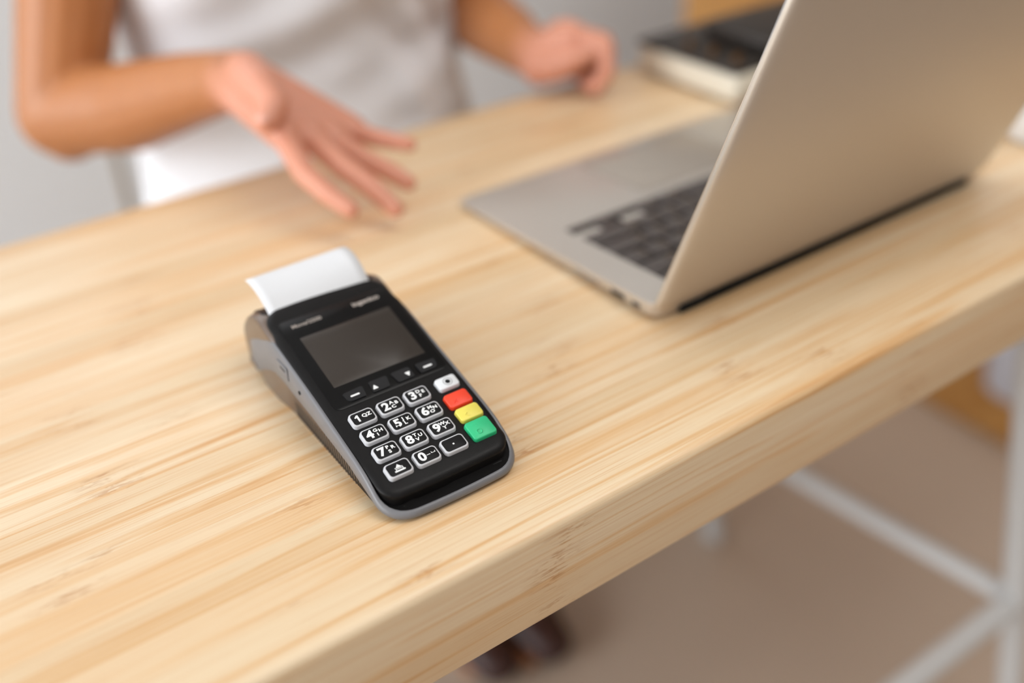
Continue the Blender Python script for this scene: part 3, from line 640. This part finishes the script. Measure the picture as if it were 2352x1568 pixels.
h2 = np.clip(((co-wl_)@dl_+0.02)/0.04, 0, 1)*(co[:, 1] < 0.86)*(co[:, 2] > -0.05)*(co[:, 0] > 0.48)
at.data.foreach_set('value', (h1+h2).astype(np.float32))
# shirt
b = bmesh.new()
def ss(x, a, c): t = max(0, min(1, (x-a)/(c-a))); return t*t*(3-2*t)
NZ, NT = 90, 150; rings = []
for i in range(NZ+1):
    z = -0.255+(0.30+0.255)*i/NZ
    wd = interp(z, [(-0.255, 0.205), (-0.18, 0.20), (-0.05, 0.182), (0.03, 0.172), (0.12, 0.182), (0.20, 0.185), (0.26, 0.175), (0.30, 0.13)])
    dp_ = interp(z, [(-0.255, 0.145), (-0.10, 0.125), (0.03, 0.108), (0.12, 0.118), (0.22, 0.110), (0.28, 0.075), (0.30, 0.055)])
    ring = []
    for j in range(NT):
        t = 2*math.pi*j/NT; c_, s_ = math.cos(t), math.sin(t); sg = lambda q, e: math.copysign(abs(q)**e, q)
        x = CX+wd*sg(c_, 0.88); y = CY+0.01+dp_*sg(s_, 0.88); front = max(0, -s_)**0.7
        bust = 0.030*ss(z, 0.02, 0.115)*(1-ss(z, 0.17, 0.26))*front*(0.75+0.25*math.cos((x-CX)*38))
        q = (x*0.83+z*0.56)*135+2.2*math.sin(z*17+x*9)
        fold = (0.0115*(0.5+0.5*math.sin(q))**2)*ss(x, 0.40, 0.50)*(1-ss(z, 0.10, 0.16))*(0.4+0.6*ss(z, -0.16, 0.0))
        fold += 0.005*math.sin((z*0.9-x*0.45)*60+1.3*math.sin(x*21))*(1-ss(z, 0.02, 0.09))*(1-ss(x, 0.36, 0.48))
        fold += 0.0025*math.sin(x*43+z*61)+0.002*math.sin(z*97-x*31)
        sag = 0.010*math.sin(t*3+1.0)*(1-ss(z, -0.15, 0.0))
        n_ = Vector((c_/wd, s_/dp_, 0)).normalized()
        p = Vector((x, y-bust, z))+n_*(fold*(0.35+0.65*front)+sag); ring.append(tuple(p+P0-per_off))
    rings.append(ring)
loops_bm(rings, bm=b)
for s, pts in ((-1, [(0.285, 1.01, 0.262), (0.25, 1.003, 0.225), (0.226, 0.998, 0.165)]), (1, [(0.57, 1.02, 0.262), (0.598, 1.02, 0.225), (0.612, 1.02, 0.165)])):
    for (a, c), (ra, rb) in zip(zip(pts, pts[1:]), ((0.060, 0.057), (0.057, 0.060))): 
        tube_bm(V3(a)-per_off, V3(c)-per_off, ra, rb, n=24, bm=b)
        bb = bmesh.new(); bmesh.ops.create_uvsphere(bb, u_segments=20, v_segments=12, radius=ra); bb.transform(Matrix.Translation(V3(a)-per_off)); me = bpy.data.meshes.new('t'); bb.to_mesh(me); bb.free(); b.from_mesh(me)
sh = remeshed('t_shirt', b, M['shirt'], per, 0.004, 2); sh['label'] = 'white short-sleeved t-shirt'
# trousers
b = bmesh.new()
ellip(b, (CX, CY+0.055, -0.20), (0.175, 0.115, 0.085))
for s in (-1, 1):
    kn, an, _ = FT[s]; m_ = tuple(k_*0.35+a_*0.65 for k_, a_ in zip(kn, an))
    chain(b, [(CX+s*0.085, CY+0.06, -0.20), kn, m_], [0.093, 0.066, 0.062])
    ellip(b, (m_[0], m_[1], m_[2]), (0.066, 0.066, 0.03))
for v in b.verts: v.co -= per_off
remeshed('trousers', b, M['trousers'], per, 0.005, 3)
# shoes
for s_ in (-1, 1):
    kn, an, ball = FT[s_]; b = bmesh.new()
    chain(b, [(an[0], an[1]+0.018, -0.706), (an[0]+0.2*(ball[0]-an[0]), an[1]-0.05, -0.700), (ball[0], ball[1]+0.005, -0.712), (ball[0], ball[1]-0.036, -0.716)], [0.033, 0.036, 0.041, 0.032], sq=((0, 0, 1), 0.72))
    chain(b, [(an[0], an[1], -0.665), (an[0], an[1]+0.008, -0.70)], [0.038, 0.038])
    for v in b.verts: v.co -= per_off; v.co.z = max(v.co.z, 0.003)
    remeshed('shoe', b, M['shoe'], per, 0.003, 2)
# hair, eyes, mouth
b = bmesh.new()
ellip(b, (HC[0], HC[1]+0.028, HC[2]+0.034), (0.081, 0.092, 0.092)); ellip(b, (HC[0], HC[1]+0.055, HC[2]-0.03), (0.075, 0.055, 0.08))
chain(b, [(HC[0], HC[1]+0.10, HC[2]+0.02), (HC[0], HC[1]+0.135, HC[2]-0.06), (HC[0], HC[1]+0.13, HC[2]-0.17)], [0.030, 0.034, 0.016])
for v in b.verts: v.co -= per_off
remeshed('hair', b, M['hair'], per, 0.004, 3)
for s in (-1, 1):
    b = bmesh.new(); ellip(b, (HC[0]+s*0.029, HC[1]-0.0715, HC[2]+0.016), (0.012, 0.010, 0.0065)); [setattr(v, 'co', v.co-per_off) for v in b.verts]; e = bm_obj('eye', b, M['eye'], per, 80)
    b = bmesh.new(); ellip(b, (HC[0]+s*0.029, HC[1]-0.0790, HC[2]+0.016), (0.0052, 0.0035, 0.0052)); [setattr(v, 'co', v.co-per_off) for v in b.verts]; bm_obj('iris', b, M['iris'], e, 80)
b = bmesh.new(); ellip(b, (HC[0], HC[1]-0.083, HC[2]-0.045), (0.022, 0.008, 0.0045)); ellip(b, (HC[0], HC[1]-0.082, HC[2]-0.052), (0.018, 0.008, 0.005)); [setattr(v, 'co', v.co-per_off) for v in b.verts]
bm_obj('lips', b, M['lip'], per, 80)
# thumb nail of the open hand
b = bmesh.new(); ellip(b, (0.2407, 0.6621, 0.0817), (0.0050, 0.0065, 0.0022)); [setattr(v, 'co', v.co-per_off) for v in b.verts]
bm_obj('nail', b, M['nail'], per, 80)

# ------------------------------------------------------------------ chair behind the person
ch = tag(empty('chair', (0.42, 1.09, 0)), 'slim metal chair under the seated person, back post showing beside the shirt', 'chair')
def loc(bm, off=(0.42, 1.09, 0)):
    for v in bm.verts: v.co -= Vector(off)
    return bm
bm_obj('seat', loc(box_bm(0.21, 0.63, 0.90, 1.27, 0.425, 0.448, 0.01, 3)), M['chair_seat'], ch)
for x, y in ((0.25, 0.93), (0.59, 0.93), (0.262, 1.245), (0.59, 1.245)):
    bm_obj('leg', loc(tube_bm((x, y, 0.425), (x, y, 0.0), 0.010)), M['chair_metal'], ch, 40)
for x in (0.262, 0.59): bm_obj('back_post', loc(tube_bm((x, 1.245, 0.44), (x, 1.255, 0.86), 0.0055)), M['chair_metal'], ch, 40)
bm_obj('backrest', loc(box_bm(0.255, 0.597, 1.248, 1.268, 0.72, 0.86, 0.008, 3)), M['chair_seat'], ch)

# ------------------------------------------------------------------ things on the table behind the laptop
dv = tag(empty('desk_device', (0.655, 0.615, TOP)), 'flat black-topped device with a cream side and brass knobs, on the table behind the laptop', 'desk device')
bm_obj('case', box_bm(0.0, 0.235, 0.0, 0.130, 0.003, 0.028, 0.004, 3), M['cream'], dv)
bm_obj('deck_panel', box_bm(-0.001, 0.234, 0.001, 0.131, 0.0282, 0.0335, 0.0015, 2), M['device_black'], dv)
bm_obj('raised_unit', box_bm(0.042, 0.225, 0.006, 0.090, 0.036, 0.052, 0.006, 3), M['device_black'], dv)
bm_obj('painted_shade', box_bm(0.050, 0.220, 0.010, 0.086, 0.0335, 0.037), M['device_shade'], dv)  # near-black block, shade below the raised unit put in as colour
for y in (0.018, 0.048, 0.078):
    bm_obj('knob', tube_bm((0.018, y, 0.0335), (0.018, y, 0.040), 0.0050, 0.0042), M['brass'], dv, 40)
for x in (0.02, 0.21):
    for y in (0.02, 0.11): bm_obj('rubber_foot', tube_bm((x, y, 0), (x, y, 0.004), 0.007), M['rubber'], dv, 40)
mg = tag(empty('mug', (0.790, 0.408, TOP)), 'white ceramic mug at the right edge, on the table beyond the laptop', 'mug')
prof = [(0.001, 0.0), (0.026, 0.0), (0.030, 0.003), (0.038, 0.04), (0.040, 0.088), (0.0385, 0.090), (0.037, 0.088), (0.035, 0.04), (0.028, 0.008), (0.001, 0.006)]
bm = bmesh.new(); n = 40; vs = [[bm.verts.new((r_*math.cos(t), r_*math.sin(t), z)) for t in [2*math.pi*i/n for i in range(n)]] for r_, z in prof]
for A, B in zip(vs, vs[1:]):
    for i in range(n): bm.faces.new((A[i], A[(i+1) % n], B[(i+1) % n], B[i]))
bm.faces.new(vs[0][::-1]); bm.faces.new(vs[-1])
bm_obj('cup', bm, M['mug'], mg, 50)
bm = bmesh.new(); hpnt = [(0.037, 0.072), (0.055, 0.072), (0.064, 0.055), (0.060, 0.034), (0.036, 0.022)]
for a, c in zip(hpnt, hpnt[1:]): capsule(bm, (a[0], 0, a[1]), (c[0], 0, c[1]), 0.0048, 0.0048)
bm_obj('handle', bm, M['mug'], mg, 60)
bm_obj('drink', tube_bm((0, 0, 0.070), (0, 0, 0.074), 0.0362, n=40), M['coffee'], mg, 40)

# ------------------------------------------------------------------ cabinet and bag beyond the table
cb = tag(empty('cabinet', (1.35, 0.45, 0)), 'orange-toned wooden cabinet standing on the floor beyond the table end', 'cabinet')
def cbx(a, b_, c, d, e, f, bev=0.002): return box_bm(a-1.35, b_-1.35, c-0.45, d-0.45, e, f, bev)
bm_obj('body', cbx(1.37, 1.95, 0.30, 1.42, 0.0, 0.98), M['cabinet_wood'], cb)
bm_obj('top', cbx(1.345, 1.97, 0.29, 1.43, 0.98, 1.005), M['cabinet_wood'], cb)
for i in range(2):
    d_ = bm_obj('door', cbx(1.35, 1.3695, 0.304+i*0.557, 0.856+i*0.557, 0.004, 0.975), M['cabinet_wood'], cb)
    y = 0.83 if i == 0 else 0.89
    bm_obj('knob', tube_bm((1.33-1.35, y-0.45, 0.80), (1.352-1.35, y-0.45, 0.80), 0.012, 0.008), M['brass'], d_, 40)
bg = tag(empty('cloth_bag', (1.332, 0.635, 0)), 'pale cloth bag hanging against the cabinet below its knob, seen under the table', 'bag')
def bag_ring(z, k, f): return [(0.016*k*math.cos(t), 0.052*k*math.copysign(abs(math.sin(t))**0.8, math.sin(t))+0.003*math.cos(5*t-f), z) for t in [2*math.pi*i/40 for i in range(40)]]
bm_obj('sack', loops_bm([bag_ring(0.10, 0.6, 0), bag_ring(0.108, 0.9, 0.2), bag_ring(0.18, 1.0, 1), bag_ring(0.32, 0.9, 2), bag_ring(0.42, 0.75, 3), bag_ring(0.45, 0.5, 4)]), M['cloth'], bg, 70)
bm_obj('strap', tube_bm((0, 0.0, 0.445), (-0.004, 0.205, 0.79), 0.003, n=8), M['cloth'], bg, 40)
